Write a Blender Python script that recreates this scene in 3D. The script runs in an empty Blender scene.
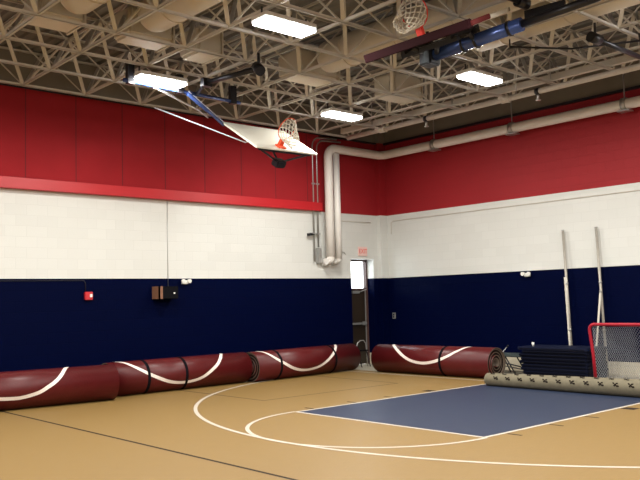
import bpy, bmesh, math, random
from mathutils import Vector, Matrix
random.seed(4)
PI = math.pi
scene = bpy.context.scene
C = scene.collection
# ---------------------------------------------------------------- camera
cam_d = bpy.data.cameras.new('camera'); cam = bpy.data.objects.new('camera', cam_d); C.objects.link(cam)
YAW, PITCH, ROLL = 0.842, 0.076, -0.026
CP = Vector((-7.917, -7.752, 1.702))
fwd = Vector((math.cos(PITCH)*math.cos(YAW), math.cos(PITCH)*math.sin(YAW), math.sin(PITCH)))
rt0 = Vector((math.sin(YAW), -math.cos(YAW), 0)); up0 = rt0.cross(fwd)
rgt = rt0*math.cos(ROLL) + up0*math.sin(ROLL); upv = -rt0*math.sin(ROLL) + up0*math.cos(ROLL)
M = Matrix((rgt, upv, -fwd)).transposed().to_4x4(); M.translation = CP
cam.matrix_world = M
cam_d.sensor_width = 36; cam_d.lens = 793.65*36/640; cam_d.clip_end = 200
scene.camera = cam
# ---------------------------------------------------------------- world and exposure
w = bpy.data.worlds.new('world'); scene.world = w; w.use_nodes = True
w.node_tree.nodes['Background'].inputs[0].default_value = (0.93, 0.96, 1.0, 1)
w.node_tree.nodes['Background'].inputs[1].default_value = 7.0
vs = scene.view_settings
vs.view_transform = 'Standard'; vs.look = 'None'; vs.gamma = 1; vs.use_curve_mapping = False
vs.exposure = 0.0
LAMP_W = 176.0
LAMP_COL = (1.0, 0.965, 0.89)
LAMP_EMIT = 18.0

# ---------------------------------------------------------------- materials
def mat(name, col, rough=0.6, metal=0.0, spec=0.5, noise=0.0, nscale=8.0, bump=0.0, bscale=40.0, emit=None, stretch=None, coat=0.0):
    m = bpy.data.materials.new(name); m.use_nodes = True
    nt = m.node_tree; b = nt.nodes['Principled BSDF']
    b.inputs['Roughness'].default_value = rough; b.inputs['Metallic'].default_value = metal
    b.inputs['Specular IOR Level'].default_value = spec
    b.inputs['Coat Weight'].default_value = coat
    b.inputs['Base Color'].default_value = (*col, 1)
    if noise or bump:
        tc = nt.nodes.new('ShaderNodeTexCoord'); mp = nt.nodes.new('ShaderNodeMapping')
        if stretch: mp.inputs['Scale'].default_value = stretch
        nt.links.new(tc.outputs['Object'], mp.inputs['Vector'])
    if noise:
        n = nt.nodes.new('ShaderNodeTexNoise'); n.inputs['Scale'].default_value = nscale; n.inputs['Detail'].default_value = 5
        nt.links.new(mp.outputs[0], n.inputs['Vector'])
        mx = nt.nodes.new('ShaderNodeMix'); mx.data_type = 'RGBA'
        mx.inputs['A'].default_value = (*[max(0, c*(1-noise)) for c in col], 1)
        mx.inputs['B'].default_value = (*[min(1, c*(1+noise)) for c in col], 1)
        nt.links.new(n.outputs['Fac'], mx.inputs['Factor']); nt.links.new(mx.outputs['Result'], b.inputs['Base Color'])
    if bump:
        n2 = nt.nodes.new('ShaderNodeTexNoise'); n2.inputs['Scale'].default_value = bscale
        nt.links.new(mp.outputs[0], n2.inputs['Vector'])
        bp = nt.nodes.new('ShaderNodeBump'); bp.inputs['Strength'].default_value = bump; bp.inputs['Distance'].default_value = 0.01
        nt.links.new(n2.outputs['Fac'], bp.inputs['Height']); nt.links.new(bp.outputs[0], b.inputs['Normal'])
    if emit:
        b.inputs['Emission Color'].default_value = (*emit[0], 1); b.inputs['Emission Strength'].default_value = emit[1]
    return m

def block_mat(name, col, rough=0.45, joint=0.82, strength=0.35, spec=0.3):
    """painted concrete block: running bond joints drawn from world position"""
    m = bpy.data.materials.new(name); m.use_nodes = True
    nt = m.node_tree; b = nt.nodes['Principled BSDF']; b.inputs['Roughness'].default_value = rough; b.inputs['Specular IOR Level'].default_value = spec
    g = nt.nodes.new('ShaderNodeNewGeometry'); s = nt.nodes.new('ShaderNodeSeparateXYZ')
    nt.links.new(g.outputs['Position'], s.inputs[0])
    ad = nt.nodes.new('ShaderNodeMath'); ad.operation = 'ADD'
    nt.links.new(s.outputs[0], ad.inputs[0]); nt.links.new(s.outputs[1], ad.inputs[1])
    cb = nt.nodes.new('ShaderNodeCombineXYZ'); nt.links.new(ad.outputs[0], cb.inputs[0]); nt.links.new(s.outputs[2], cb.inputs[1])
    br = nt.nodes.new('ShaderNodeTexBrick'); nt.links.new(cb.outputs[0], br.inputs['Vector'])
    br.inputs['Scale'].default_value = 1.0; br.inputs['Brick Width'].default_value = 0.405; br.inputs['Row Height'].default_value = 0.2025
    br.inputs['Mortar Size'].default_value = 0.006; br.inputs['Mortar Smooth'].default_value = 0.4
    br.inputs['Color1'].default_value = (*col, 1); br.inputs['Color2'].default_value = (*[c*0.96 for c in col], 1)
    br.inputs['Mortar'].default_value = (*[c*joint for c in col], 1)
    nt.links.new(br.outputs['Color'], b.inputs['Base Color'])
    n = nt.nodes.new('ShaderNodeTexNoise'); n.inputs['Scale'].default_value = 60; nt.links.new(g.outputs['Position'], n.inputs['Vector'])
    mm = nt.nodes.new('ShaderNodeMath'); mm.operation = 'MULTIPLY_ADD'
    nt.links.new(br.outputs['Fac'], mm.inputs[0]); mm.inputs[1].default_value = -1.0; nt.links.new(n.outputs['Fac'], mm.inputs[2])
    bp = nt.nodes.new('ShaderNodeBump'); bp.inputs['Strength'].default_value = strength; bp.inputs['Distance'].default_value = 0.006
    nt.links.new(mm.outputs[0], bp.inputs['Height']); nt.links.new(bp.outputs[0], b.inputs['Normal'])
    return m

m_navy = block_mat('navy_block_paint', (0.0003, 0.0018, 0.019), 0.5, spec=0.03)
m_white = block_mat('white_block_paint', (0.65, 0.66, 0.63), 0.5, 0.93, .25)
m_red = block_mat('red_block_paint', (0.31, 0.012, 0.017), 0.6, 0.9, spec=.3)
m_cream = block_mat('cream_block_paint', (0.52, 0.47, 0.36), 0.55)
m_grey = mat('grey_upper_wall_paint', (0.20, 0.18, 0.145), 0.8, noise=0.15, nscale=3)
m_redpanel = mat('red_wall_panel', (0.30, 0.011, 0.016), 0.8, spec=.25, noise=0.12, nscale=2.5, bump=0.5, bscale=90)
m_redrail = mat('red_rail_paint', (0.46, 0.012, 0.018), 0.4)
m_seam = mat('dark_seam', (0.12, 0.004, 0.007), 0.8)
m_floor = mat('tan_sheet_floor', (0.212, 0.132, 0.042), 0.45, spec=.3, noise=0.10, nscale=5, stretch=(1, 7, 1), bump=0.06, bscale=25)
m_key = mat('blue_court_paint', (0.021, 0.031, 0.062), 0.42, spec=.25, noise=0.08, nscale=4)
m_line = mat('white_line_paint', (0.50, 0.45, 0.38), 0.4)
m_dline = mat('dark_line_paint', (0.030, 0.02, 0.014), 0.7, spec=.1)
m_bline = mat('brown_line_paint', (0.085, 0.05, 0.022), 0.6, spec=.15)
m_conc = mat('pale_concrete', (0.36, 0.33, 0.26), 0.75, noise=0.2, nscale=3)
m_deck = mat('ceiling_deck_paint', (0.19, 0.185, 0.17), 0.8, noise=0.12, nscale=3)
m_truss = mat('beige_truss_paint', (0.62, 0.59, 0.53), 0.5, noise=0.06, nscale=6)
m_duct = mat('beige_duct_paint', (0.58, 0.525, 0.43), 0.5, noise=0.06, nscale=2)
m_pipe = mat('white_pipe_jacket', (0.82, 0.80, 0.76), 0.45, noise=0.06, nscale=4)
m_spr = mat('cream_pipe_paint', (0.58, 0.53, 0.46), 0.4)
m_galv = mat('galvanised_metal', (0.45, 0.45, 0.44), 0.35, metal=0.7)
m_maroon = mat('maroon_vinyl', (0.078, 0.005, 0.006), 0.38, spec=.33, noise=0.18, nscale=7, bump=0.25, bscale=30)
m_back = mat('tan_mat_backing', (0.085, 0.06, 0.042), 0.8, noise=0.3, nscale=30)
m_core = mat('dark_mat_foam', (0.010, 0.006, 0.005), 0.95, spec=.05)
m_mline = mat('white_mat_stripe', (0.78, 0.70, 0.64), 0.4)
m_strap = mat('black_strap', (0.004, 0.004, 0.006), 0.8, spec=.08)
m_black = mat('black_metal', (0.012, 0.012, 0.016), 0.35, metal=0.2)
m_gloss = mat('glossy_steel_blue_tube', (0.045, 0.085, 0.27), 0.25, metal=0.3)
m_glare = mat('steel_tube_glare', (0.82, 0.85, 0.95), 0.25, metal=0.2)  # lamp glare on the steel tubes, painted in as a whitish colour
m_board = mat('white_backboard', (0.80, 0.78, 0.68), 0.4)
m_glass = mat('clear_acrylic', (0.85, 0.9, 0.9), 0.05); m_glass.node_tree.nodes['Principled BSDF'].inputs['Transmission Weight'].default_value = 1.0
m_glass.node_tree.nodes['Principled BSDF'].inputs['IOR'].default_value = 1.1
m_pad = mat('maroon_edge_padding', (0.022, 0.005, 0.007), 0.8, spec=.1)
m_rim = mat('orange_rim_paint', (0.80, 0.10, 0.03), 0.4)
m_rimred = mat('red_rim_paint', (0.80, 0.05, 0.03), 0.4)
m_net = mat('white_net_cord', (0.80, 0.76, 0.66), 0.8)
m_lamp = mat('lamp_diffuser', (1, 1, 1), 0.5, emit=((0.97, 0.98, 1.0), LAMP_EMIT))
m_house = mat('lamp_housing', (0.7, 0.7, 0.68), 0.5)
m_carpet = mat('tan_mat_underside', (0.165, 0.145, 0.10), 0.85, spec=.15, noise=0.22, nscale=14, bump=0.3, bscale=60)
m_print = mat('dark_print', (0.012, 0.008, 0.006), 0.9, spec=.1)
m_gym = mat('navy_gym_mat', (0.002, 0.0035, 0.014), 0.6, spec=.12, noise=0.15, nscale=6)
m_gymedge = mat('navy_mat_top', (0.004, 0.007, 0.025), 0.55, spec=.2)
m_goal = mat('red_goal_pipe', (0.30, 0.008, 0.020), 0.45, spec=.3)
m_gnet = mat('white_goal_net', (0.28, 0.30, 0.33), 0.8)
m_pole = mat('weathered_aluminium', (0.42, 0.39, 0.34), 0.45, metal=0.3, noise=0.2, nscale=20)
m_poleW = mat('pale_pole_wrap', (0.62, 0.58, 0.50), 0.6)
m_door = mat('dark_brown_door', (0.020, 0.013, 0.008), 0.4)
m_dframe = mat('brown_door_frame', (0.07, 0.035, 0.03), 0.5)
m_alred = mat('alarm_red', (0.50, 0.02, 0.03), 0.4)
m_plwhite = mat('white_plastic', (0.80, 0.80, 0.76), 0.4)
m_exitbox = mat('exit_sign_face', (0.80, 0.55, 0.50), 0.5)
m_exitred = mat('exit_sign_red', (0.75, 0.10, 0.09), 0.5)
m_wood = mat('brown_plywood', (0.20, 0.09, 0.05), 0.6)
m_teal = mat('grey_green_metal', (0.07, 0.09, 0.09), 0.4, metal=0.3)

# ---------------------------------------------------------------- mesh helpers
class MB:
    def __init__(s): s.bm = bmesh.new(); s.mats = []
    def mi(s, m):
        if m not in s.mats: s.mats.append(m)
        return s.mats.index(m)
    def quad(s, pts, m):
        f = s.bm.faces.new([s.bm.verts.new(Vector(p)) for p in pts]); f.material_index = s.mi(m); return f
    def box(s, lo, hi, m, mx=None, bev=0):
        x0, y0, z0 = lo; x1, y1, z1 = hi
        vs_ = [Vector(p) for p in ((x0,y0,z0),(x1,y0,z0),(x1,y1,z0),(x0,y1,z0),(x0,y0,z1),(x1,y0,z1),(x1,y1,z1),(x0,y1,z1))]
        if mx is not None: vs_ = [mx @ v for v in vs_]
        b = [s.bm.verts.new(v) for v in vs_]; k = s.mi(m); fs = []
        for q in ((0,3,2,1),(4,5,6,7),(0,1,5,4),(1,2,6,5),(2,3,7,6),(3,0,4,7)):
            f = s.bm.faces.new([b[i] for i in q]); f.material_index = k; fs.append(f)
        if bev:
            es = set(e for f in fs for e in f.edges)
            bmesh.ops.bevel(s.bm, geom=list(es), offset=bev, segments=2, affect='EDGES', material=-1)
    def bar(s, a, b, wd, th, m, side=None):
        """rectangular bar from a to b; width wd lies along `side`"""
        a, b = Vector(a), Vector(b); e = (b-a).normalized()
        sd = Vector(side) if side is not None else (Vector((0,0,1)) if abs(e.z) < .9 else Vector((1,0,0)))
        sd = (sd - e*sd.dot(e)).normalized(); t = e.cross(sd)
        mx = Matrix((e, sd, t)).transposed().to_4x4(); mx.translation = a
        s.box((0, -wd/2, -th/2), ((b-a).length, wd/2, th/2), m, mx)
    def tube(s, pts, r, m, seg=10, closed=False, cap=True):
        pts = [Vector(p) for p in pts]; n = len(pts); rings = []; k = s.mi(m); prev = None
        for i, p in enumerate(pts):
            if closed: t = (pts[(i+1) % n]-pts[i-1])
            elif i == 0: t = pts[1]-p
            elif i == n-1: t = p-pts[i-1]
            else: t = (pts[i+1]-p).normalized()+(p-pts[i-1]).normalized()
            t.normalize()
            if prev is None:
                u = t.orthogonal().normalized()
            else:
                u = prev - t*prev.dot(t); u.normalize()
            prev = u; v = t.cross(u)
            rr = r[i] if isinstance(r, (list, tuple)) else r
            rings.append([s.bm.verts.new(p+(u*math.cos(2*PI*j/seg)+v*math.sin(2*PI*j/seg))*rr) for j in range(seg)])
        m_ = n if closed else n-1
        for i in range(m_):
            A, B = rings[i], rings[(i+1) % n]
            for j in range(seg):
                f = s.bm.faces.new((A[j], A[(j+1) % seg], B[(j+1) % seg], B[j])); f.material_index = k; f.smooth = True
        if cap and not closed:
            f = s.bm.faces.new(list(reversed(rings[0]))); f.material_index = k
            f = s.bm.faces.new(rings[-1]); f.material_index = k
    def split(s, name, parent=None):
        """every loose piece becomes a part of its own"""
        bmesh.ops.recalc_face_normals(s.bm, faces=s.bm.faces)
        s.bm.verts.index_update(); s.bm.faces.index_update(); seen = set(); out = []
        for v0 in s.bm.verts:
            if v0.index in seen: continue
            st_ = [v0]; seen.add(v0.index); vs_ = []
            while st_:
                v = st_.pop(); vs_.append(v)
                for e_ in v.link_edges:
                    o_ = e_.other_vert(v)
                    if o_.index not in seen: seen.add(o_.index); st_.append(o_)
            nb = MB(); nb.mats = list(s.mats); mp = {v.index: nb.bm.verts.new(v.co) for v in vs_}; done = set()
            for v in vs_:
                for f_ in v.link_faces:
                    if f_.index in done: continue
                    done.add(f_.index); nf = nb.bm.faces.new([mp[q.index] for q in f_.verts]); nf.material_index = f_.material_index; nf.smooth = f_.smooth
            out.append(nb.build(name, parent, recalc=False))
        s.bm.free(); return out
    def build(s, name, parent=None, loc=None, rot=None, recalc=True):
        if recalc: bmesh.ops.recalc_face_normals(s.bm, faces=s.bm.faces)
        me = bpy.data.meshes.new(name); s.bm.to_mesh(me); s.bm.free()
        for m in s.mats: me.materials.append(m)
        o = bpy.data.objects.new(name, me); C.objects.link(o)
        if parent: o.parent = parent
        if loc is not None: o.location = loc
        if rot is not None: o.rotation_euler = rot
        return o

def tag(o, label, cat, group=None):
    o['label'] = label; o['category'] = cat
    if group: o['group'] = group
    return o
def thing(name, label, cat, loc=(0,0,0), rot=None, group=None):
    o = bpy.data.objects.new(name, None); C.objects.link(o); o.location = loc
    if rot is not None: o.rotation_euler = rot
    return tag(o, label, cat, group)
def copy_tree(o, parent=None):
    c = o.copy(); C.objects.link(c)
    if parent: c.parent = parent
    for ch in list(o.children): copy_tree(ch, c)
    return c
def structure(o): o['kind'] = 'structure'; return o

XL, XR, YN, YL, ZT = -13.5, 7.56, -12.5, 7.0, 6.62
ZB, ZW, ZR, ZG = 0.29, 2.25, 3.92, 5.87
BANDS = [(0, ZB, m_cream), (ZB, ZW, m_navy), (ZW, ZR, m_white), (ZR, ZG, m_red), (ZG, ZT+0.1, m_grey)]

# ---------------------------------------------------------------- floor with its painted court
FT_K, FT_R, R3, CX, XB = 1.77, 1.80, 6.22, 4.437, 5.284
f = MB()
f.box((XL, YN, -0.2), (XR+.4, YL+.5, 0.0), m_conc)
f.box((XL, YN, -0.05), (5.62, 6.42, 0.0015), m_floor)          # sheet floor laid over the slab
def strip(pts, wdt, m, z):
    pts = [Vector((p[0], p[1], 0)) for p in pts]; L = []; n = len(pts)
    for i, p in enumerate(pts):
        t = (pts[min(i+1, n-1)]-pts[max(i-1, 0)]).normalized(); s_ = Vector((-t.y, t.x, 0))*wdt/2
        L.append((p-s_, p+s_))
    for a, b in zip(L, L[1:]):
        f.quad([(a[0].x, a[0].y, z), (b[0].x, b[0].y, z), (b[1].x, b[1].y, z), (a[1].x, a[1].y, z)], m)
f.quad([(0, -FT_K, .0025), (XB, -FT_K, .0025), (XB, FT_K, .0025), (0, FT_K, .0025)], m_key)
LWD = 0.055
strip([(0, -FT_K-.0), (0, FT_K)], LWD, m_line, .0035)
strip([(0, FT_K), (XB, FT_K)], LWD, m_line, .0036)
strip([(0, -FT_K), (XB, -FT_K)], LWD, m_line, .0036)
strip([(XB, -6.2), (XB, 6.2)], LWD, m_line, .0037)
strip([(FT_R*math.cos(a), FT_R*math.sin(a)) for a in [PI/2+PI*i/60 for i in range(61)]], LWD, m_line, .0038)
a1 = math.acos((XB-CX)/R3)
strip([(CX+R3*math.cos(a), R3*math.sin(a)) for a in [a1+(2*PI-2*a1)*i/120 for i in range(121)]], LWD+.005, m_line, .0039)
for x in (0.4, 1.33, 2.22, 3.3):
    wd = .045 if x < 3 else .20
    strip([(x, -FT_K-.05), (x, -FT_K-.26)], wd, m_dline, .0026)
    strip([(x, FT_K+.05), (x, FT_K+.26)], wd, m_dline, .0026)
strip([(-3.02, 6.4), (-2.97, YN+1)], .045, m_dline, .0024)
strip([(.53, 6.4), (.55, 3.3), (3.95, 3.3), (4.05, 6.4)], .05, m_bline, .0024)
structure(f.build('floor', recalc=False))

# ---------------------------------------------------------------- walls
def wall(name, boxes):
    b = MB()
    for lo, hi, m in boxes: b.box(lo, hi, m)
    return structure(b.build(name))
DX0, DX1, DZ = 6.30, 7.13, 2.75
bx = []
for z0, z1, m in BANDS:
    bx.append(((XL, YL, z0), (DX0, YL+.4, z1), m)); bx.append(((DX1, YL, z0), (XR+.35, YL+.4, z1), m))
bx.append(((DX0, YL, DZ), (DX1, YL+.4, ZR), m_white))
bx.append(((DX0, YL, ZR), (DX1, YL+.4, ZG), m_red)); bx.append(((DX0, YL, ZG), (DX1, YL+.4, ZT+.1), m_grey))
for z0, z1, m in BANDS: bx.append(((7.3, 6.86, z0), (XR, YL, z1), m))       # pilaster in the corner
wall('wall_left', bx)
wall('wall_right', [((XR, YN, z0), (XR+.35, YL, z1), m) for z0, z1, m in BANDS])
wall('wall_back', [((XL-.35, YN-.35, z0), (XR+.35, YN, z1), m) for z0, z1, m in BANDS])
wall('wall_west', [((XL-.35, YN, z0), (XL, YL+.4, z1), m) for z0, z1, m in BANDS])

# red panelling boxed out from the left wall, with its rail
t = MB()
t.box((XL, 6.92, 4.10), (5.25, YL, 5.84), m_redpanel)
for i in range(-9, 8):
    x = -2.19 + 1.0*i
    if x > XL: t.box((x-.008, 6.916, 4.15), (x+.008, 6.93, 5.84), m_seam)
structure(t.build('trim_1'))
t = MB(); t.box((XL, 6.86, 3.92), (5.25, YL-.001, 4.13), m_redrail, bev=.01); structure(t.build('trim_2'))
t = MB(); t.box((XL, 6.93, 5.84), (XR, YL-.001, 5.88), m_black); t.box((XR-.07, YN, 5.83), (XR-.001, 6.86, 5.88), m_black)
structure(t.build('trim_3'))

# ---------------------------------------------------------------- ceiling deck (ribbed)
t = MB(); x = XL; prof = []
while x < XR+.3:
    prof += [(x, ZT), (x+.10, ZT), (x+.13, ZT+.05), (x+.20, ZT+.05), (x+.23, ZT)]; x += .23
prof = [p for i, p in enumerate(prof) if i == 0 or p[0]-prof[i-1][0] > 1e-6]
for a, b in zip(prof, prof[1:]):
    t.quad([(a[0], YN-.3, a[1]), (b[0], YN-.3, b[1]), (b[0], YL+.4, b[1]), (a[0], YL+.4, a[1])], m_deck)
t.box((XL-.3, YN-.3, ZT+.07), (XR+.35, YL+.4, ZT+.25), m_deck)
structure(t.build('ceiling', recalc=False))

# ---------------------------------------------------------------- space frame roof structure
S = 1.19; X0, Y0 = 1.13, 2.80; ZBOT, ZTOP = 5.75, 6.57
ix = range(-7, 5); iy = range(-9, 4)            # bottom grid nodes
bxs = [X0+S*i for i in ix]; bys = [Y0+S*j for j in iy]
txs = [bxs[0]-S/2+S*i for i in range(len(bxs)+1)]; tys = [bys[0]-S/2+S*j for j in range(len(bys)+1)]
txs = [x for x in txs if x < 7.4]; tys = [y for y in tys if y < 6.99]
sf = structure(bpy.data.objects.new('space_frame', None)); C.objects.link(sf); sf.location = (0, 0, ZBOT)
sf['label'] = 'beige steel space frame under the ceiling deck'; sf['category'] = 'roof truss'
def chord(b, a_, c_, m, s=.045):
    # open channel: web and two flanges
    a_, c_ = Vector(a_), Vector(c_); e = (c_-a_).normalized(); sd = Vector((0,0,1)).cross(e)
    b.bar(a_+Vector((0,0,-s/2+.004)), c_+Vector((0,0,-s/2+.004)), s, .008, m, sd)
    for k in (-1, 1): b.bar(a_+sd*k*(s/2-.004), c_+sd*k*(s/2-.004), s, .008, m, (0,0,1))
P0 = Vector((0, 0, ZBOT))
for y in bys:
    b = MB(); chord(b, Vector((bxs[0], y, ZBOT))-P0, Vector((bxs[-1], y, ZBOT))-P0, m_truss); b.build('bottom_chord', sf)
for x in bxs:
    b = MB(); chord(b, Vector((x, bys[0], ZBOT+.01))-P0, Vector((x, bys[-1], ZBOT+.01))-P0, m_truss); b.build('bottom_chord', sf)
for y in tys:
    b = MB(); chord(b, Vector((txs[0], y, ZTOP))-P0, Vector((txs[-1], y, ZTOP))-P0, m_truss, .038); b.build('top_chord', sf)
for x in txs:
    b = MB(); chord(b, Vector((x, tys[0], ZTOP-.01))-P0, Vector((x, tys[-1], ZTOP-.01))-P0, m_truss, .038); b.build('top_chord', sf)
diag = []
for x in bxs:
    for y in bys:
        for sx in (-1, 1):
            for sy in (-1, 1):
                tx, ty = x+sx*S/2, y+sy*S/2
                if tx > 7.4 or ty > 6.99: continue
                a_ = Vector((x+sx*.03, y+sy*.03, ZBOT+.02)); c_ = Vector((tx-sx*.03, ty-sy*.03, ZTOP-.02))
                mid = (a_+c_)/2-CP; d = mid.dot(fwd); u = 793.65*mid.dot(rgt)/d if d > 0 else 9e9; v = 793.65*mid.dot(upv)/d if d > 0 else 9e9
                vis = d > 0 and abs(u) < 330 and abs(v) < 245
                diag.append((0 if vis else 1, (a_-CP).length, a_-P0, c_-P0, sx, sy))
diag.sort(key=lambda k: (k[0], k[1]))
def brace(b, d):
    a_, c_, sx, sy = d[2:]
    side = Vector((sx, -sy, 0)).normalized()
    wd = .064 if sx == sy else .050
    b.bar(a_, c_, wd, .010, m_truss, side)
    e = (c_-a_).normalized(); n = e.cross(side)
    for k in (-1, 1): b.bar(a_+side*k*(wd/2-.004)+n*.006, c_+side*k*(wd/2-.004)+n*.006, .022, .006, m_truss, n)
for d in diag[:100]:
    b = MB(); brace(b, d); b.build('diagonal_brace', sf)
b = MB()
for d in diag[100:]: brace(b, d)
o = b.build('diagonal_brace', sf); o['kind'] = 'stuff'

# ---------------------------------------------------------------- ducts lying inside the space frame
def branch(label, xc, y0, y1, r=.29, zc=6.12):
    o = thing('air_duct', label, 'duct', (xc, (y0+y1)/2, zc), group='beige ceiling ducts'); h = (y1-y0)/2
    b = MB(); b.tube([(0, -h, 0), (0, h-.12, 0), (0, h-.04, 0), (0, h, 0)], [r, r, r*.93, r*.75], m_duct, 28); b.build('duct_body', o)
    k = MB(); y = -h+.9
    while y < h-.3:
        k.tube([(0, y-.02, 0), (0, y+.02, 0)], r+.012, m_duct, 28); y += 1.2
    k.split('duct_collar', o); return o
def trunk(label, x0, x1, y0, y1, z0=5.84, z1=6.30):
    o = thing('air_duct', label, 'duct', ((x0+x1)/2, (y0+y1)/2, z0), group='beige ceiling ducts')
    b = MB(); b.box((x0-(x0+x1)/2, -(y1-y0)/2, 0), (x1-(x0+x1)/2, (y1-y0)/2, z1-z0), m_duct, bev=.05); b.build('duct_body', o)
    k = MB(); k.box((x1-(x0+x1)/2-.03, -(y1-y0)/2-.015, -.012), (x1-(x0+x1)/2, (y1-y0)/2+.015, z1-z0+.012), m_duct); k.build('duct_flange', o)
    return o
branch('round beige duct in the far left corner of the roof, leftmost of the ducts', -4.30, -6.0, 3.2)
branch('round beige duct second from the left, ending above the left lamps', -3.12, -6.0, 2.75)
branch('round beige duct just left of the front lamp, third from the left', -1.88, -6.0, 2.75)
branch('round beige duct between the front lamp and the maroon padded backboard', 1.72, -6.0, 2.75)
branch('round beige duct above the blue mast of the right basketball hoop', 2.92, -6.0, .3)
trunk('boxy beige duct end at the far left under the roof deck', -3.55, -2.85, 2.95, 3.55)
trunk('boxy beige duct end above the lamp nearest the left wall', -2.15, -1.35, 2.95, 3.50)
trunk('small boxy beige duct standing right of the lamp nearest the left wall', -.85, -.35, 3.05, 3.65)
trunk('long boxy beige duct end in the middle of the ceiling', 1.25, 2.25, 2.95, 3.60)
trunk('boxy beige duct end above the lamp nearest the corner', 3.75, 4.62, 2.95, 3.55)

# ---------------------------------------------------------------- lamps
def lamp_thing(label, x, y, z=5.55, group='flat high bay lamps'):
    o = thing('ceiling_lamp', label, 'ceiling light', (x, y, z), group=group)
    b = MB(); b.box((-.46, -.175, .02), (.46, .175, .09), m_house, bev=.01); b.build('lamp_housing', o)
    b = MB(); b.box((-.45, -.165, -.03), (.45, .165, .02), m_lamp, bev=.012); b.build('diffuser', o)
    b = MB()
    for sx in (-.4, .4): b.bar((sx, 0, .09), (sx, 0, .20), .02, .02, m_black)
    b.split('hanger', o)
    ld = bpy.data.lights.new('lamp_light', 'AREA'); ld.shape = 'RECTANGLE'; ld.size = .9; ld.size_y = .33
    ld.energy = LAMP_W; ld.color = LAMP_COL
    l = bpy.data.objects.new('lamp_light', ld); C.objects.link(l); l.parent = o; l.location = (0, 0, -.05)
    return o
lamps = [('bright white lamp nearest the camera, over the floor left of centre', -.97, .66),
         ('bright white lamp by the left wall above the folded white backboard', -.95, 4.10),
         ('bright white lamp nearest the far corner, above the pipes', 3.42, 4.15),
         ('bright white lamp under the blue mast of the right basketball hoop', 3.48, .64)]
for lb, x, y in lamps: lamp_thing(lb, x, y)
for x in (-10.0, -5.5, -.97, 3.48):
    for y in (4.1, .65, -2.85, -6.4, -9.9):
        if (x > -2 and y > 0) or (x == -5.5 and y == -2.85): continue
        lamp_thing('white high bay lamp outside the picture behind or beside the camera', x, y, group='lamps over the rest of the hall')

# ---------------------------------------------------------------- door in the left wall
d = structure(bpy.data.objects.new('door_1', None)); C.objects.link(d); d.location = ((DX0+DX1)/2, 7.30, 0)
hw = (DX1-DX0)/2
b = MB()
for s_ in (-1, 1): b.box((s_*hw-.05*(s_ > 0), -.06, 0), (s_*hw+.05*(s_ < 0), .06, DZ), m_dframe)
b.box((-hw, -.06, DZ-.05), (hw, .06, DZ), m_dframe); b.box((-hw, -.05, 1.95), (hw, .05, 2.0), m_dframe)
b.build('door_frame', d)
b = MB(); b.box((-hw+.05, -.02, .01), (hw-.05, .03, 1.95), m_door)
b.box((-hw+.16, -.026, 1.15), (hw-.16, -.018, 1.85), mat('door_panel', (.022, .013, .007), .5)); leaf = b.build('door_leaf', d)
b = MB(); b.box((-hw+.05, -.005, 2.0), (hw-.05, .005, DZ-.05), m_glass); b.build('pane', d)
b = MB(); b.bar((-hw+.12, -.07, 1.07), (hw-.10, -.07, 1.07), .05, .05, m_galv); b.box((hw-.2, -.08, 1.02), (hw-.1, -.02, 1.12), m_galv); b.build('panic_bar', leaf)
b = MB(); b.box((hw-.085, -.03, .3), (hw-.055, -.02, 1.95), m_galv); b.build('edge_strip', leaf)
b = MB(); b.box((-.15, -.07, 1.86), (.1, -.02, 1.93), m_galv); b.bar((.1, -.05, 1.9), (.3, -.12, 1.96), .02, .015, m_galv); b.build('door_closer', leaf)

# exit sign
e = thing('exit_sign', 'small pale exit sign with red letters above the door', 'exit sign', (6.72, 6.985, 2.95))
b = MB(); b.box((-.16, -.02, -.12), (.16, .014, .12), m_exitbox, bev=.008); b.build('sign_box', e)
cu = bpy.data.curves.new('exit_text', 'FONT'); cu.body = 'EXIT'; cu.size = .17; cu.align_x = 'CENTER'; cu.align_y = 'CENTER'; cu.extrude = .002
to = bpy.data.objects.new('tmp', cu); C.objects.link(to)
dg = bpy.context.evaluated_depsgraph_get(); me = bpy.data.meshes.new_from_object(to.evaluated_get(dg)); bpy.data.objects.remove(to)
me.materials.clear(); me.materials.append(m_exitred)
lo = bpy.data.objects.new('lettering', me); C.objects.link(lo); lo.parent = e; lo.location = (0, -.024, 0); lo.rotation_euler = (PI/2, 0, 0); lo.scale = (.85, 1, 1)

# ---------------------------------------------------------------- big white pipes
def arc(c, a, b_, n=8):
    """quarter bend from a to b about centre c"""
    c, a, b_ = Vector(c), Vector(a)-Vector(c), Vector(b_)-Vector(c)
    return [c+a*math.cos(PI/2*i/n)+b_*math.sin(PI/2*i/n) for i in range(n+1)]
PZ, PX, PY = 5.50, 7.28, 6.72
p = thing('insulated_pipe', 'fat white pipe running along the right wall and down beside the door', 'pipe', (5.345, PY, 2.6))
off = Vector((5.345, PY, 2.6))
pts = [(PX, YN+.05, PZ), (PX, 0, PZ)] + arc((PX-.18, PY-.18, PZ), (PX, PY-.18, PZ), (PX-.18, PY, PZ)) + \
      arc((5.345+.22, PY, PZ-.22), (5.345+.22, PY, PZ), (5.345, PY, PZ-.22)) + [(5.345, PY, 2.78)]
b = MB(); b.tube([Vector(v)-off for v in pts], .108, m_pipe, 24)
b.build('pipe_run', p)
b = MB(); b.tube([Vector((5.345, PY, 2.95))-off, Vector((5.345, PY, 2.72))-off, Vector((5.36, PY+.1, 2.66))-off, Vector((5.30, 6.99, 2.66))-off], .10, m_pipe, 16); b.build('elbow', p)
b = MB(); b.tube([Vector((5.30, 6.80, 2.66))-off, Vector((5.26, 6.80, 2.66))-off], .085, m_pipe, 14); b.build('end_cap', p)
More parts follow.
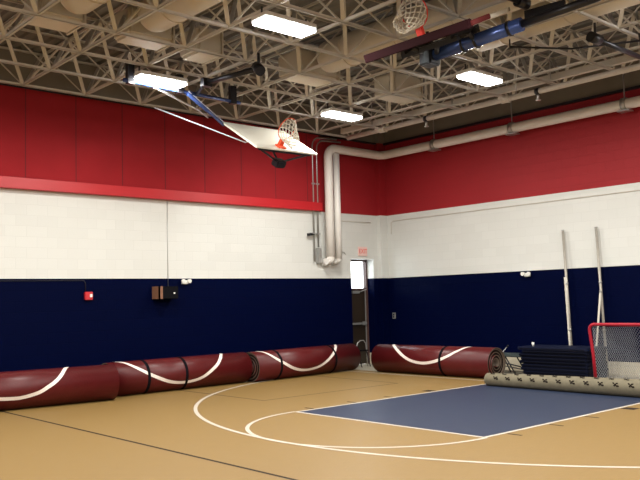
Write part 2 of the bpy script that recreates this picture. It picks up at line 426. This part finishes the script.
for y in (4.9, 2.6, -.1, -3.2):
    b = MB(); b.tube([Vector((PX, y-.05, PZ))-off, Vector((PX, y+.05, PZ))-off], .135, m_galv, 24)
    b.bar(Vector((PX, y, PZ+.13))-off, Vector((PX, y, 6.5))-off, .02, .02, m_galv)
    b.box(Vector((PX-.10, y-.13, PZ-.15))-off, Vector((PX+.10, y+.13, PZ-.125))-off, m_galv)
    b.build('pipe_hanger', p)
p2 = thing('insulated_pipe', 'shorter white vertical pipe next to the door, right of the fat white pipe', 'pipe', (5.615, PY, 2.6))
b = MB(); b.tube([(0, 0, .12), (0, 0, 2.785)], .085, m_pipe, 20); b.build('pipe_run', p2)
b = MB(); b.tube([(0, 0, .26), (0, 0, .12), (.0, .09, .06), (.0, .265, .06)], .082, m_pipe, 16); b.build('elbow', p2)
# thin conduits left of them
def conduit(label, x, ztop, zb):
    o = thing('conduit', label, 'conduit', (x, 6.93, 2.6), group='thin conduits beside the pipes')
    pts = [(0, 0, zb), (0, 0, ztop-.25-2.6)] + [(.25-.25*math.cos(a), 0, ztop-.25-2.6+.25*math.sin(a)) for a in [PI/2*i/8 for i in range(1, 9)]] + [(.75, -.1, ztop-2.6)]
    b = MB(); b.tube(pts, .022, m_galv, 8); b.build('tube_run', o)
    b = MB()
    for z in (.75, 2.0): b.box((-.05, -.03, z-.02), (.05, .068, z+.02), m_galv)
    b.split('clip', o)
conduit('thin grey conduit nearest the fat white pipe, curving over at the top', 5.14, 5.72, .42)
conduit('thin grey conduit left of its twin beside the white pipes', 5.00, 5.78, .06)
jb = thing('junction_box', 'narrow grey steel box on the white wall at the foot of the conduits', 'electrical box', (5.14, 6.93, 2.62))
b = MB(); b.box((-.05, -.05, 0), (.05, .069, .38), m_galv, bev=.01); b.build('box_body', jb)
b = MB(); b.box((-.045, -.058, .02), (.045, -.05, .36), m_galv); b.build('cover', jb)
vv = thing('pipe_valve', 'dark valve handle on a short pipe left of the conduits', 'valve', (4.86, 6.9, 3.33))
b = MB(); b.tube([(-.10, 0, 0), (.10, 0, 0)], .02, m_black, 8); b.box((-.03, -.04, -.03), (.03, .1, .03), m_black); b.build('valve_body', vv)
b = MB(); b.tube([(-.09, -.05, 0), (.09, -.05, 0)], .012, m_black, 8); b.build('handle', vv)

# sprinkler main with heads
sp = thing('sprinkler_pipe', 'cream sprinkler pipe running under the roof parallel to the right wall', 'pipe', (5.12, 0, 5.56))
b = MB(); b.tube([(0, YN+.3, 0), (0, 5.75, 0)], .055, m_spr, 14); b.build('pipe_run', sp)
for y in (4.6, 1.25, -2.0):
    b = MB(); b.tube([(0, y-.09, 0), (0, y+.09, 0)], .075, m_spr, 14); b.tube([(-.2, y, -.02), (.12, y, 0)], .05, m_spr, 10); b.build('tee', sp)
for y in (.52, 3.3):
    b = MB(); b.tube([(0, y, -.04), (0, y, -.16)], .025, m_galv, 8); b.tube([(0, y, -.16), (0, y, -.175)], .05, m_galv, 10); b.tube([(0, y-.04, 0), (0, y+.04, 0)], .07, m_black, 12); b.build('sprinkler_head', sp)
b = MB()
for y in (4, 1.0, -1.5): b.tube([(0, y, .05), (0, y, 1.05)], .01, m_galv, 6)
b.split('hanger', sp)

bm_ = thing('steel_channel', 'long thin beige channel above the sprinkler pipe, parallel to the right wall', 'beam', (5.42, 0, 5.80), None)
b = MB(); b.box((-.02, YN+.2, 0), (.02, 6.3, .10), m_truss); b.box((-.02, YN+.2, .10), (.08, 6.3, .11), m_truss); b.box((-.02, YN+.2, -.01), (.08, 6.3, 0), m_truss); b.build('channel_web', bm_)
b = MB()
for y in (5.2, 2.8, .4, -2, -4.4): b.box((-.035, y-.008, .02), (-.02, y+.008, .80), m_galv)
b.split('hanger', bm_)

# surface conduit on the white band of the right wall, thin raceways
cw = thing('conduit', 'hair thin grey conduit line along the white band of the right wall', 'conduit', (7.54, 3, 3.76))
b = MB(); b.tube([(0, -9, .0), (0, 3.62, 0), (0, 3.7, -.05), (0, 3.7, -.35)], .007, m_spr, 6); b.build('tube_run', cw)
cw2 = thing('conduit', 'hair thin conduit on the white wall between the pipes and the corner', 'conduit', (6.3, 6.98, 3.72))
b = MB(); b.tube([(-.4, 0, 0), (.75, 0, 0)], .008, m_spr, 6); b.tube([(-.5, 0, -.80), (-.25, 0, -.80), (-.2, 0, -.86)], .01, m_galv, 6); b.build('tube_run', cw2)

# ---------------------------------------------------------------- small things on the walls
fa = thing('fire_alarm', 'small red fire alarm with white strobe on the navy left wall', 'fire alarm', (-.91, 6.97, 1.91))
b = MB(); b.box((-.09, -.04, -.08), (.07, .029, .08), m_alred, bev=.008); b.build('alarm_body', fa)
b = MB(); b.box((-.0, -.065, -.03), (.05, -.04, .035), m_plwhite, bev=.006); b.build('strobe', fa)
b = MB(); b.tube([(-.06, .02, .08), (-.06, .02, .26), (-.09, .02, .3), (-1.9, .02, .3)], .007, m_black, 6); b.build('wire', fa)
wb = thing('wall_box', 'black box with a brown side and small white light on the left wall', 'control box', (.75, 6.87, 1.95))
b = MB(); b.box((-.20, -.13, -.13), (.24, .129, .13), m_strap, bev=.01); b.build('box_body', wb)
b = MB(); b.box((-.24, -.14, -.13), (-.20, .129, .13), m_wood); b.box((-.24, -.14, -.13), (-.14, -.13, .13), m_wood); b.build('side_panel', wb)
b = MB(); b.box((.12, -.145, -.03), (.15, -.13, 0), m_plwhite); b.build('light', wb)
b = MB(); b.tube([(.14, .12, .13), (.14, .12, 2.0)], .006, m_galv, 6); b.build('wire', wb)
def emergency(label, loc, rz):
    o = thing('emergency_light', label, 'emergency light', loc, (0, 0, rz), 'twin headed emergency lights')
    b = MB(); b.box((-.07, -.04, -.06), (.07, .029, .02), m_plwhite, bev=.008); b.build('light_body', o)
    for s_ in (-1, 1):
        b = MB(); b.tube([(s_*.07, -.02, .01), (s_*.08, -.09, 0)], [.03, .045], m_plwhite, 12); b.build('lamp_head', o)
emergency('small white twin headed light high on the navy left wall', (1.29, 6.97, 2.19), 0)
emergency('small white twin headed light high on the navy right wall', (7.53, 2.54, 2.18), -PI/2)
ou = thing('wall_outlet', 'small grey outlet plate on the navy right wall near the corner', 'outlet', (7.545, 6.70, 1.25))
b = MB(); b.box((-.02, -.05, -.08), (.014, .05, .08), m_galv, bev=.005); b.build('plate', ou)
b = MB(); b.box((-.026, -.02, -.05), (-.02, .02, -.01), m_black); b.box((-.026, -.02, .01), (-.02, .02, .05), m_black); b.build('socket', ou)

# ---------------------------------------------------------------- rolled maroon floor mats
RR = .32
def roll(label, A, B, stripe, straps, group='rolled maroon mats along the walls', r=RR):
    A, B = Vector((*A, r)), Vector((*B, r)); e = (B-A); L = e.length; rz = math.atan2(e.y, e.x)
    o = thing('rolled_mat', label, 'rolled mat', (A.x, A.y, 0), (0, 0, rz), group)
    b = MB(); k1, k2, k3 = b.mi(m_maroon), b.mi(m_back), b.mi(m_core)
    # spiral sheet
    turns, n, th = 5, 48, .016
    rin = .06; N = turns*n
    def sp_r(i): return rin + (r-th-rin)*min(1.0, i/(N-n*1.0)) if i < N-n else (r-th)
    rows = []
    for i in range(N+1):
        rr_ = sp_r(i); a = 2*PI*i/n + PI*1.4
        # telescoped slightly at the ends
        x0 = 0.0 + .012*math.sin(i*.11); x1 = L + .012*math.sin(i*.09+1)
        rows.append([b.bm.verts.new((x0, rr_*math.cos(a), r+rr_*math.sin(a))), b.bm.verts.new((x1, rr_*math.cos(a), r+rr_*math.sin(a))),
                     b.bm.verts.new((x0, (rr_+th)*math.cos(a), r+(rr_+th)*math.sin(a))), b.bm.verts.new((x1, (rr_+th)*math.cos(a), r+(rr_+th)*math.sin(a)))])
    def fc(vs_, k, sm=True):
        f_ = b.bm.faces.new(vs_); f_.material_index = k; f_.smooth = sm
    for p_, q_ in zip(rows, rows[1:]):
        fc((p_[2], q_[2], q_[3], p_[3]), k1); fc((p_[0], p_[1], q_[1], q_[0]), k2)
        fc((p_[0], q_[0], q_[2], p_[2]), k3 if random.random() < .0 else k2, False); fc((p_[1], p_[3], q_[3], q_[1]), k2, False)
    for p_ in (rows[0], rows[-1]): fc((p_[0], p_[2], p_[3], p_[1]), k1, False)
    # dark foam between the turns
    for i in range(0, N-n):
        a0 = 2*PI*i/n+PI*1.4; a1_ = 2*PI*(i+1)/n+PI*1.4
        for xx in (.015, L-.015):
            b.quad([(xx, (sp_r(i)+th)*math.cos(a0), r+(sp_r(i)+th)*math.sin(a0)), (xx, (sp_r(i+1)+th)*math.cos(a1_), r+(sp_r(i+1)+th)*math.sin(a1_)),
                    (xx, sp_r(i+1+n)*math.cos(a1_), r+sp_r(i+1+n)*math.sin(a1_)), (xx, sp_r(i+n)*math.cos(a0), r+sp_r(i+n)*math.sin(a0))], m_core)
    # painted court line on the outer turn
    if stripe:
        st = smooth(stripe); hw_ = .031; R_ = r+.005
        pl = [(x, math.radians(a)) for x, a in st]; edge = []
        for i, (x, a) in enumerate(pl):
            x_a, a_a = pl[max(i-1, 0)]; x_b, a_b = pl[min(i+1, len(pl)-1)]
            tx, ta = x_b-x_a, (a_b-a_a)*R_; l_ = math.hypot(tx, ta); nx, na = -ta/l_, tx/l_
            edge.append(((x+nx*hw_, a+na*hw_/R_), (x-nx*hw_, a-na*hw_/R_)))
        P = lambda x, a: (x, R_*math.cos(a), r+R_*math.sin(a))
        for (a_, b_), (c_, d_) in zip(edge, edge[1:]):
            b.quad([P(*a_), P(*c_), P(*d_), P(*b_)], m_mline)
    b.build('mat_sheet', o)
    for sx in straps:
        s_ = MB(); n_ = 40; R_ = r+.004
        for i in range(n_):
            a0, a1_ = 2*PI*i/n_, 2*PI*(i+1)/n_
            s_.quad([(sx-.03, R_*math.cos(a0), r+R_*math.sin(a0)), (sx+.03, R_*math.cos(a0), r+R_*math.sin(a0)), (sx+.03, R_*math.cos(a1_), r+R_*math.sin(a1_)), (sx-.03, R_*math.cos(a1_), r+R_*math.sin(a1_))], m_strap)
            s_.quad([(sx-.03, (R_+.004)*math.cos(a0), r+(R_+.004)*math.sin(a0)), (sx+.03, (R_+.004)*math.cos(a0), r+(R_+.004)*math.sin(a0)), (sx+.03, (R_+.004)*math.cos(a1_), r+(R_+.004)*math.sin(a1_)), (sx-.03, (R_+.004)*math.cos(a1_), r+(R_+.004)*math.sin(a1_))], m_strap)
        s_.build('strap', o)
    return o
def smooth(pts, k=6):
    pts = [(x, a % 360 if a < 0 else a) for x, a in pts]; out = []
    for i in range(len(pts)-1):
        p0 = pts[max(i-1, 0)]; p1 = pts[i]; p2 = pts[i+1]; p3 = pts[min(i+2, len(pts)-1)]
        for j in range(k):
            t_ = j/k
            out.append(tuple(.5*((2*p1[c])+(-p0[c]+p2[c])*t_+(2*p0[c]-5*p1[c]+4*p2[c]-p3[c])*t_**2+(-p0[c]+3*p1[c]-3*p2[c]+p3[c])*t_**3) for c in (0, 1)))
    return out+[pts[-1]]
roll('thick maroon mat roll at the left edge with a white arc rising to the right', (-4.7, 6.069), (-1.05, 5.725),
     [(.2, 92), (.6, 150), (1.1, 188), (1.624, 197), (1.783, 198.9), (1.944, 199.2), (2.104, 194.4), (2.267, 186.4), (2.401, 173.4), (2.525, 160), (2.647, 139.7), (2.796, 100.3), (2.84, 88)], [])
roll('maroon mat roll with two black straps, second from the left', (-.98, 6.126), (2.24, 6.206),
     [(0.130, 75), (0.279, 102.1), (0.415, 128.1), (0.581, 150.3), (0.825, 174.3), (1.225, 201.6), (1.580, 208.8), (1.921, 198.9), (2.220, 169.8), (2.394, 146), (2.590, 104), (2.630, 88)], [0.74, 1.59])
roll('maroon mat roll next to the door, third along the left wall', (2.30, 6.055), (5.56, 6.325),
     [(0.110, 72), (0.168, 85.4), (0.298, 111.3), (0.479, 146), (0.683, 167.9), (1.014, 195.6), (1.385, 209.2), (1.792, 202.6), (2.135, 175.6), (2.433, 140.2), (2.670, 97), (2.710, 85)], [0.65, 2.4])
roll('maroon mat roll in front of the right wall showing its spiral end', (5.626, 5.40), (5.722, 2.17),
     [(.48, 92), (.527, 107.9), (.843, 148.9), (1.171, 177.7), (1.525, 187.1), (1.877, 177.7), (2.20, 156.3), (2.454, 125.6), (2.58, 98), (2.62, 86)], [2.0])

# ---------------------------------------------------------------- slim tan roll lying across the key
r = .142
t_ = thing('rolled_underlay', 'long thin tan roll with dark printed marks lying across the blue key', 'rolled mat', (4.63, 1.60, 0), (0, 0, -PI/2-.02))
b = MB(); Lc = 5.2
def rad_at(x): return .120+.030*min(1, x/3.2)
xs = [0, .02]+[.4*i for i in range(1, 13)]+[Lc-.02, Lc]
b.tube([(x, 0, rad_at(x)) for x in xs], [rad_at(x)*(.9 if x in (0, Lc) else 1) for x in xs], m_carpet, 32)
for i in range(int(Lc/.27)):
    for k, a in ((0, 108), (1, 158)):
        x = .16+.27*i+.12*(k % 2)
        for dx, da, ln, sl in ((-.035, 0, 26, .018), (.0, -3, 18, -.024), (.03, 2, 26, .018), (.005, 6, 20, .03)):
            q = []
            for s_, w_ in ((-1, -1), (-1, 1), (1, 1), (1, -1)):
                aa = math.radians(a+da+s_*ln/2); xx = x+dx+sl*s_+.016*w_; R_ = rad_at(xx)+.003
                q.append((xx, R_*math.cos(aa), rad_at(xx)+R_*math.sin(aa)))
            b.quad(q, m_print)
b.build('roll_body', t_)
b = MB(); b.tube([(-.003, 0, .12), (-.001, 0, .12)], .04, m_core, 16); b.build('core_hole', t_)

# ---------------------------------------------------------------- stack of navy gym mats
N = 9; hgt = .07
for i in range(N):
    jx = [.14, .10, .06, .09, .03, .07, .02, .09, .0][i]
    words = ['lowest of the stack, on the floor', 'second from the bottom', 'third from the bottom', 'fourth from the bottom', 'in the middle of the stack', 'fourth from the top', 'third from the top', 'second from the top', 'topmost of the stack'][i]
    o = thing('folded_gym_mat', 'navy gym mat beside the red goal, '+words, 'gym mat', (6.36, 0, i*hgt+.001), group='stacked navy gym mats')
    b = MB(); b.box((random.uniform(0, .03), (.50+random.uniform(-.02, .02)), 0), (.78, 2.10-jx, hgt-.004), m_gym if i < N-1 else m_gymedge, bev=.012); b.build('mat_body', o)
    b = MB(); b.box((-.004, .55, hgt/2-.004), (.035, 2.05-jx, hgt/2+.002), m_strap); b.build('fold_seam', o)
cup = thing('paper_cup', 'tiny white cup standing on the stacked navy mats', 'cup', (6.6, 1.86, N*hgt))
b = MB(); b.tube([(0, 0, 0), (0, 0, .075)], [.022, .028], m_plwhite, 14); b.build('cup_body', cup)
b = MB(); b.tube([(0, 0, .073), (0, 0, .079)], .030, m_plwhite, 14); b.build('rim', cup)

# ---------------------------------------------------------------- folding frame between mat roll and stack
rk = thing('folding_stand', 'low dark folding frame behind the spiral mat roll', 'stand', (6.9, 2.7, 0))
b = MB(); b.box((-.25, -.5, .38), (.25, .45, .43), m_teal, bev=.01); b.build('top_rail', rk)
for (y0, y1) in ((-.05, -.30), (.30, .10)):
    for x in (-.2, .2):
        b = MB(); b.tube([(x, y0, .38), (x, y1, .01)], .016, m_black, 8); b.build('leg', rk)
b = MB(); b.tube([(-.2, .35, .30), (-.2, -.45, .17)], .014, m_black, 8); b.tube([(-.2, .35, .22), (-.2, -.45, .12)], .012, m_black, 8); b.split('cross_brace', rk)
st = thing('thin_stick', 'thin pale stick leaning over the spiral mat roll', 'stick', (6.15, 2.2, 0))
b = MB(); b.tube([(.20, .75, .015), (.46, .3, .62)], .011, m_galv, 8); b.build('rod', st)
b = MB(); b.tube([(.45, .32, .59), (.465, .29, .632)], .016, m_black, 8); b.build('grip', st)

# ---------------------------------------------------------------- leaning poles
def pole(label, base, top, wrap=False, r=.028):
    o = thing('net_pole', label, 'pole', base, group='metal net poles against the right wall'); v = Vector(top)-Vector(base)
    b = MB(); b.tube([(0, 0, 0), v], r, m_pole, 12); b.build('tube', o)
    b = MB(); b.tube([v*.995, v*1.004], r*1.15, m_galv, 12); b.build('end_cap', o)
    if wrap:
        b = MB(); n_ = 30; b.tube([v*(.05+.62*i/n_) + Vector((-.012, .02, 0)) for i in range(n_+1)], [r*(.8+.35*random.random()) for i in range(n_+1)], m_poleW, 10); b.build('wrapped_cord', o)
    for k in (.30, .62):
        c = MB(); c.tube([v*k, v*(k+.012)], r*1.35, m_galv, 12); c.build('collar', o)
pole('tall metal pole leaning on the right wall, left of the two, wrapped in pale cord', (7.35, 1.40, 0), (7.46, 1.55, 3.08), True)
pole('tall metal pole leaning on the right wall behind the red goal', (7.35, .62, 0), (7.46, .77, 3.08), False)
o = thing('short_pole', 'short pale pole crossing in front of the taller pole behind the red goal', 'pole', (7.21, .84, 0))
b = MB(); b.tube([(0, 0, 0), (.12, -.17, 1.74)], .022, m_poleW, 10); b.build('tube', o)
b = MB(); b.tube([(.118, -.168, 1.72), (.121, -.171, 1.75)], .027, m_galv, 10); b.build('end_cap', o)

# ---------------------------------------------------------------- hockey goal
g = thing('hockey_goal', 'red framed hockey goal with white net at the right edge', 'goal', (5.4, -.14, 0))
W, H = 1.83, 1.16
b = MB(); pts = [(0, -.02-.06, 0), (0, -.02-.03, .6), (0, 0, H-.12)] + [(0, -.10+.10*math.cos(a), H-.12+.10*math.sin(a)) for a in [PI/2*i/6 for i in range(1, 7)]]
pts += [(0, -W+.10, H-.02)] + [(0, -W+.10-.10*math.sin(a), H-.12+.10*math.cos(a)) for a in [PI/2*i/6 for i in range(1, 7)]] + [(0, -W+.03, .6), (0, -W+.05, 0)]
b.tube(pts, .030, m_goal, 14); b.build('goal_post_frame', g)
b = MB(); b.tube([(0, -.08, .03), (.75, -.15, .03), (.90, -.45, .03), (.92, -.9, .03), (.90, -1.38, .03), (.75, -1.68, .03), (0, -W+.05, .03)], .026, m_goal, 12); b.build('base_frame', g)
b = MB(); b.tube([(0, -.08, H-.03), (.30, -.25, H-.05), (.45, -.6, H-.06), (.45, -1.2, H-.06), (.30, -1.6, H-.05), (0, -W+.1, H-.03)], .018, m_goal, 10); b.build('top_shelf', g)
b = MB(); b.tube([(.45, -.9, H-.06), (.92, -.9, .03)], .02, m_goal, 10); b.build('rear_post', g)
# net: loft between the top shelf line and the base line, sides included
topl = [Vector(v) for v in ((0, -.06, H-.05), (.30, -.25, H-.06), (.45, -.6, H-.07), (.45, -1.2, H-.07), (.30, -1.6, H-.06), (0, -W+.08, H-.05))]
basl = [Vector(v) for v in ((0, -.09, .05), (.78, -.18, .05), (.92, -.5, .05), (.92, -1.32, .05), (.78, -1.66, .05), (0, -W+.06, .05))]
def along(pl, s_):
    n_ = len(pl)-1; i = min(int(s_*n_), n_-1); return pl[i].lerp(pl[i+1], s_*n_-i)
def strands(b, P, nu, nv, rr_, m):
    # diamond mesh of thin square cords
    for k in (1, -1):
        for s0 in range(-nv, nu+nv):
            prev = None
            for j in range(nv+1):
                u_ = s0+k*j
                if 0 <= u_ <= nu:
                    p_ = P(u_/nu, j/nv)
                    if prev is not None and (p_-prev).length > 1e-5: b.bar(prev, p_, rr_, rr_, m)
                    prev = p_
                else: prev = None
b = MB()
def PN(u_, v_):
    p_ = along(topl, u_).lerp(along(basl, u_), v_); p_.x += .05*math.sin(PI*v_)*math.sin(PI*u_); p_.z = max(p_.z-.02*math.sin(8*u_), .02); return p_
strands(b, PN, 54, 17, .0048, m_gnet)
def PT(u_, v_):
    a = along(topl, u_); c_ = Vector((0, a.y, H-.03)); return c_.lerp(a, v_)
strands(b, PT, 36, 5, .0048, m_gnet)
b.build('goal_net', g)
# things standing inside / behind the goal
bs = thing('folded_black_stand', 'narrow black stand behind the goal net at the right edge', 'stand', (6.75, -.66, 0))
b = MB(); b.tube([(0, 0, 0), (0, 0, .72)], .022, m_black, 8); b.build('upright', bs)
b = MB(); b.tube([(0, 0, .66), (0, -.5, .66)], .018, m_black, 8); b.tube([(0, 0, .28), (0, -.5, .28)], .018, m_black, 8); b.tube([(0, -.5, 0), (0, -.5, .72)], .02, m_black, 8); b.build('frame', bs)

# ---------------------------------------------------------------- small chair frame by the door
ch = thing('folding_chair', 'small folded chair with thin steel frame in front of the dark door', 'chair', (6.30, 6.72, 0))
b = MB(); b.tube([(-.12, 0, 0), (-.14, .02, .5), (-.10, .02, .60), (0, .02, .66), (.12, .02, .66), (.19, .02, .58), (.20, .02, .5), (.22, 0, 0)], .013, m_galv, 8); b.build('back_frame', ch)
b = MB(); b.tube([(-.10, -.12, 0), (-.12, .0, .42)], .012, m_black, 8); b.tube([(.20, -.12, 0), (.18, .0, .42)], .012, m_black, 8); b.split('leg', ch)
b = MB(); b.box((-.09, -.12, .40), (.16, .0, .43), m_strap, bev=.008); b.build('seat', ch)

# ---------------------------------------------------------------- basketball hoops folded up to the roof
def hoop(name_label, centre, x, N_, bw, bh, glass, rimm, netm, side_axis_tilt):
    """board local frame: x = width, h = height, N = face normal; thing origin at board centre"""
    x = Vector(x).normalized(); N_ = Vector(N_); N_ = (N_-x*N_.dot(x)).normalized(); h = N_.cross(x)
    o = thing('basketball_hoop', name_label, 'basketball hoop', centre)
    c = Matrix((x, h, N_)).transposed().to_4x4()
    P = lambda a, b_, n_: c @ Vector((a, b_, n_))
    return o, c, P
def rim_net(o, P, drop, rimm, by, bx=0):
    # by: height of the bracket on the board; ring stands off the face
    b = MB(); b.box((bx-.10, by-.10, .0), (bx+.10, by+.04, .03), rimm, P.mx); b.box((bx-.05, by-.03, .03), (bx+.05, by+.03, .16), rimm, P.mx)
    b.build('rim_bracket', o)
    cy = .16+.225
    b = MB(); b.tube([P(bx+.225*math.cos(a), by, cy+.225*math.sin(a)) for a in [2*PI*i/36 for i in range(36)]], .009, rimm, 8, closed=True); ring = b.build('rim', o)
    b = MB(); K, rows = 12, 6; grid = []
    for j in range(rows+1):
        s_ = j/rows; rad = .222*(1-s_)+.115*s_; row = []
        ox = Vector(drop)*s_
        for i in range(K):
            a = 2*PI*(i+.5*(j % 2))/K
            wob = 1+.10*math.sin(3*a+j)*s_
            row.append(P(bx+rad*wob*math.cos(a), by, cy+rad*wob*math.sin(a))+ox)
        grid.append(row)
    for j in range(rows):
        for i in range(K):
            b.tube([grid[j][i], grid[j+1][i]], .0085, m_net, 5); b.tube([grid[j][i], grid[j+1][(i-1) % K if j % 2 == 0 else (i+1) % K]], .0085, m_net, 5)
    b.build('net', ring)
class PF:
    def __init__(s, mx): s.mx = mx
    def __call__(s, a, b_, n_): return s.mx @ Vector((a, b_, n_))

# -- left hoop: white board by the left wall
ctr = Vector((1.79, 4.50, 4.95))
o1, c1, _ = hoop('white backboard folded up under the roof near the left wall, rim pointing up', ctr, (.985, .17, .05), (.05, -.57, .82), 1.83, 1.07, False, m_rim, m_net, 0)
P1 = PF(c1)
b = MB(); b.box((-.915, -.535, -.035), (.915, .535, 0), m_board, c1, bev=.006); b.build('backboard', o1)
rim_net(o1, P1, c1 @ Vector((0, -.30, -.16)), m_rim, -.40, -.14)
def R1(v): return Vector(v)-ctr
b = MB(); b.box((-.75, -.50, -.09), (.75, -.44, -.035), m_black, c1); b.box((-.75, .40, -.09), (.75, .46, -.035), m_black, c1)
b.box((-.40, -.5, -.09), (-.34, .46, -.035), m_black, c1); b.box((.34, -.5, -.09), (.40, .46, -.035), m_black, c1); b.build('board_frame', o1)
b = MB(); hub = P1(.02, -.40, -.34)
for sx in (-.72, .72): b.tube([P1(sx, -.47, -.07), hub], .02, m_black, 8)
b.tube([P1(.1, .2, -.07), hub], .022, m_black, 8)
b.box((-.10, -.50, -.42), (.16, -.32, -.27), m_black, c1, bev=.02); b.build('mount_bracket', o1)
b = MB(); b.tube([R1((-1.58, 4.22, 5.50)), R1((.92, 4.34, 5.50))], .035, m_gloss, 12)
for k in (.05, .45, .93): v = R1((-1.58, 4.22, 5.5)).lerp(R1((.92, 4.34, 5.5)), k); b.box(v-Vector((.06, .05, .05)), v+Vector((.06, .05, .29)), m_black)
b.build('cross_bar', o1)
b = MB(); b.tube([R1((-.98, 4.22, 5.47)), R1((.50, 5.12, 5.45)), R1((.86, 5.35, 5.40))], [.022, .018, .016], m_glare, 10); b.build('fold_brace', o1)
b = MB(); b.tube([R1((-.30, 4.25, 5.47)), P1(-.88, .50, -.05)], .036, m_gloss, 12); b.tube([R1((-.30, 4.22, 5.51)), P1(-.86, .52, -.01)], .008, m_glare, 8); b.build('main_arm', o1)  # thin pale tube along the arm is a painted highlight
b = MB(); b.tube([R1((-.48, 5.1, 5.36)), P1(-.55, .10, -.20), P1(-.40, .05, -.09)], .014, m_glare, 8); b.build('tension_rod', o1)
b = MB(); v0, v1 = R1((-.33, 3.6, 5.52)), R1((-.12, 2.38, 5.52)); b.tube([v0, v1], .045, m_black, 10); b.tube([v1-Vector((0, .05, .06)), v1+Vector((.02, .09, .06))], .09, m_black, 10)
b.box(v0-Vector((.09, .05, .07)), v0+Vector((.09, .05, .07)), m_black); b.tube([v0, R1((-.1, 4.25, 5.5))], .03, m_black, 8)
b.tube([v1, v1+Vector((0, 0, .25))], .025, m_black, 8); b.build('folding_strut', o1)

# -- right hoop: glass board seen edge on, maroon pad
ctr2 = Vector((.20, -.75, 5.20))            # middle of the lower board edge
o2, c2, _ = hoop('glass backboard seen edge on with maroon padding and raised red rim', ctr2, (0, -1, 0), (-.42, 0, .91), 1.83, 1.0, True, m_rimred, m_net, 0)
P2 = PF(c2)
b = MB(); b.box((-.90, .03, -.03), (.90, .95, -.005), m_glass, c2); b.build('glass_panel', o2)
b = MB()
b.box((-.915, .0, -.045), (-.88, .97, .01), m_board, c2); b.box((.88, .0, -.045), (.915, .97, .01), m_board, c2)
b.box((-.915, .94, -.045), (.915, .98, .01), m_board, c2); b.build('board_frame', o2)
b = MB(); b.box((-.94, -.09, -.06), (.94, .02, .06), m_pad, c2, bev=.012)
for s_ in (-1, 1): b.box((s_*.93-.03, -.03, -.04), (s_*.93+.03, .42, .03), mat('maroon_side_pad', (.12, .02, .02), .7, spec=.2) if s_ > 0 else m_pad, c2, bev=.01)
b.build('edge_padding', o2)
rim_net(o2, P2, c2 @ Vector((0, -.36, -.10)), m_rimred, .14)
def R2(v): return Vector(v)-ctr2
b = MB(); b.box((-.45, .15, -.12), (-.38, .85, -.05), m_black, c2); b.box((.38, .15, -.12), (.45, .85, -.05), m_black, c2)
b.box((-.5, .2, -.17), (.5, .27, -.10), m_black, c2); b.box((-.5, .70, -.17), (.5, .77, -.10), m_black, c2); b.build('mount_frame', o2)
b = MB(); A, B = R2((.92, -.36, 5.22)), R2((1.32, -2.85, 5.45))
b.tube([A, A.lerp(B, .58)], .095, m_gloss, 20); b.tube([A.lerp(B, .55), B], .055, m_black, 16)
b.build('mast', o2)
b = MB()
for k, rr_, l_ in ((-.02, .12, .04), (.22, .115, .03), (.30, .12, .03), (.5, .11, .04)):
    b.tube([A.lerp(B, k), A.lerp(B, k+l_/2.5)], rr_, m_black, 16)
b.box(A+Vector((-.12, -.12, -.14)), A+Vector((.12, .10, .10)), m_black, bev=.02)
b.split('mast_clamp', o2)
b = MB(); b.tube([A.lerp(B, .05), P2(.1, .3, -.12)], .035, m_black, 8); b.tube([A.lerp(B, .3), P2(.42, .6, -.12)], .035, m_black, 8)
b.tube([P2(-.2, .1, -.06), P2(-.2, .3, -.16)], .04, m_black, 10)
b.bar(A.lerp(B, .60)+Vector((.0, 0, .10)), A.lerp(B, .82)+Vector((0, 0, .06)), .12, .05, m_black); b.split('support_arm', o2)
b = MB(); b.tube([R2((1.27, -2.8, 5.46)), R2((1.45, -2.45, 5.66))], .09, m_black, 12); b.tube([R2((1.3, -2.85, 5.5)), R2((1.3, -2.85, 5.72))], .03, m_black, 8)
b.tube([A+Vector((0, 0, .05)), A+Vector((0, .02, .38))], .025, m_black, 8); b.split('roof_mount', o2)

def strut(label, a_, b_, cap, r=.04):
    a_, b_ = Vector(a_), Vector(b_); o = thing('folding_strut', label, 'strut', a_)
    q = MB(); q.tube([(0, 0, 0), b_-a_], r, m_black, 10); q.build('tube', o)
    e_ = (b_-a_).normalized(); q = MB(); q.tube([-e_*.12, e_*.10], r*2.0, m_black, 12); q.build('joint', o)
    q = MB(); q.tube([(0, 0, 0), (0, 0, cap)], .02, m_black, 8); q.build('hanger', o)
strut('black strut with a round joint hanging from the roof at the top right', (2.95, -1.88, 5.5), (4.08, -2.0, 5.40), .24)
b = MB(); b.tube([R2((.95, -1.95, 5.56)), R2((.25, -1.90, 5.60))], .04, m_black, 10); b.tube([R2((1.05, -1.96, 5.555)), R2((.86, -1.94, 5.565))], .075, m_black, 12); b.build('folding_strut', o2)
ho = thing('steel_cable', 'long thin dark rod crossing the roof right of the blue mast', 'cable', (2.56, -.64, 5.62))
q = MB(); q.tube([(0, 0, 0), (.8, -.6, -.03), (1.40, -1.43, 0)], .016, m_black, 8); q.build('rod', ho)
q = MB(); q.tube([(0, 0, 0), (0, 0, .12)], .012, m_black, 6); q.tube([(1.4, -1.43, 0), (1.4, -1.43, .12)], .012, m_black, 6); q.split('hanger', ho)
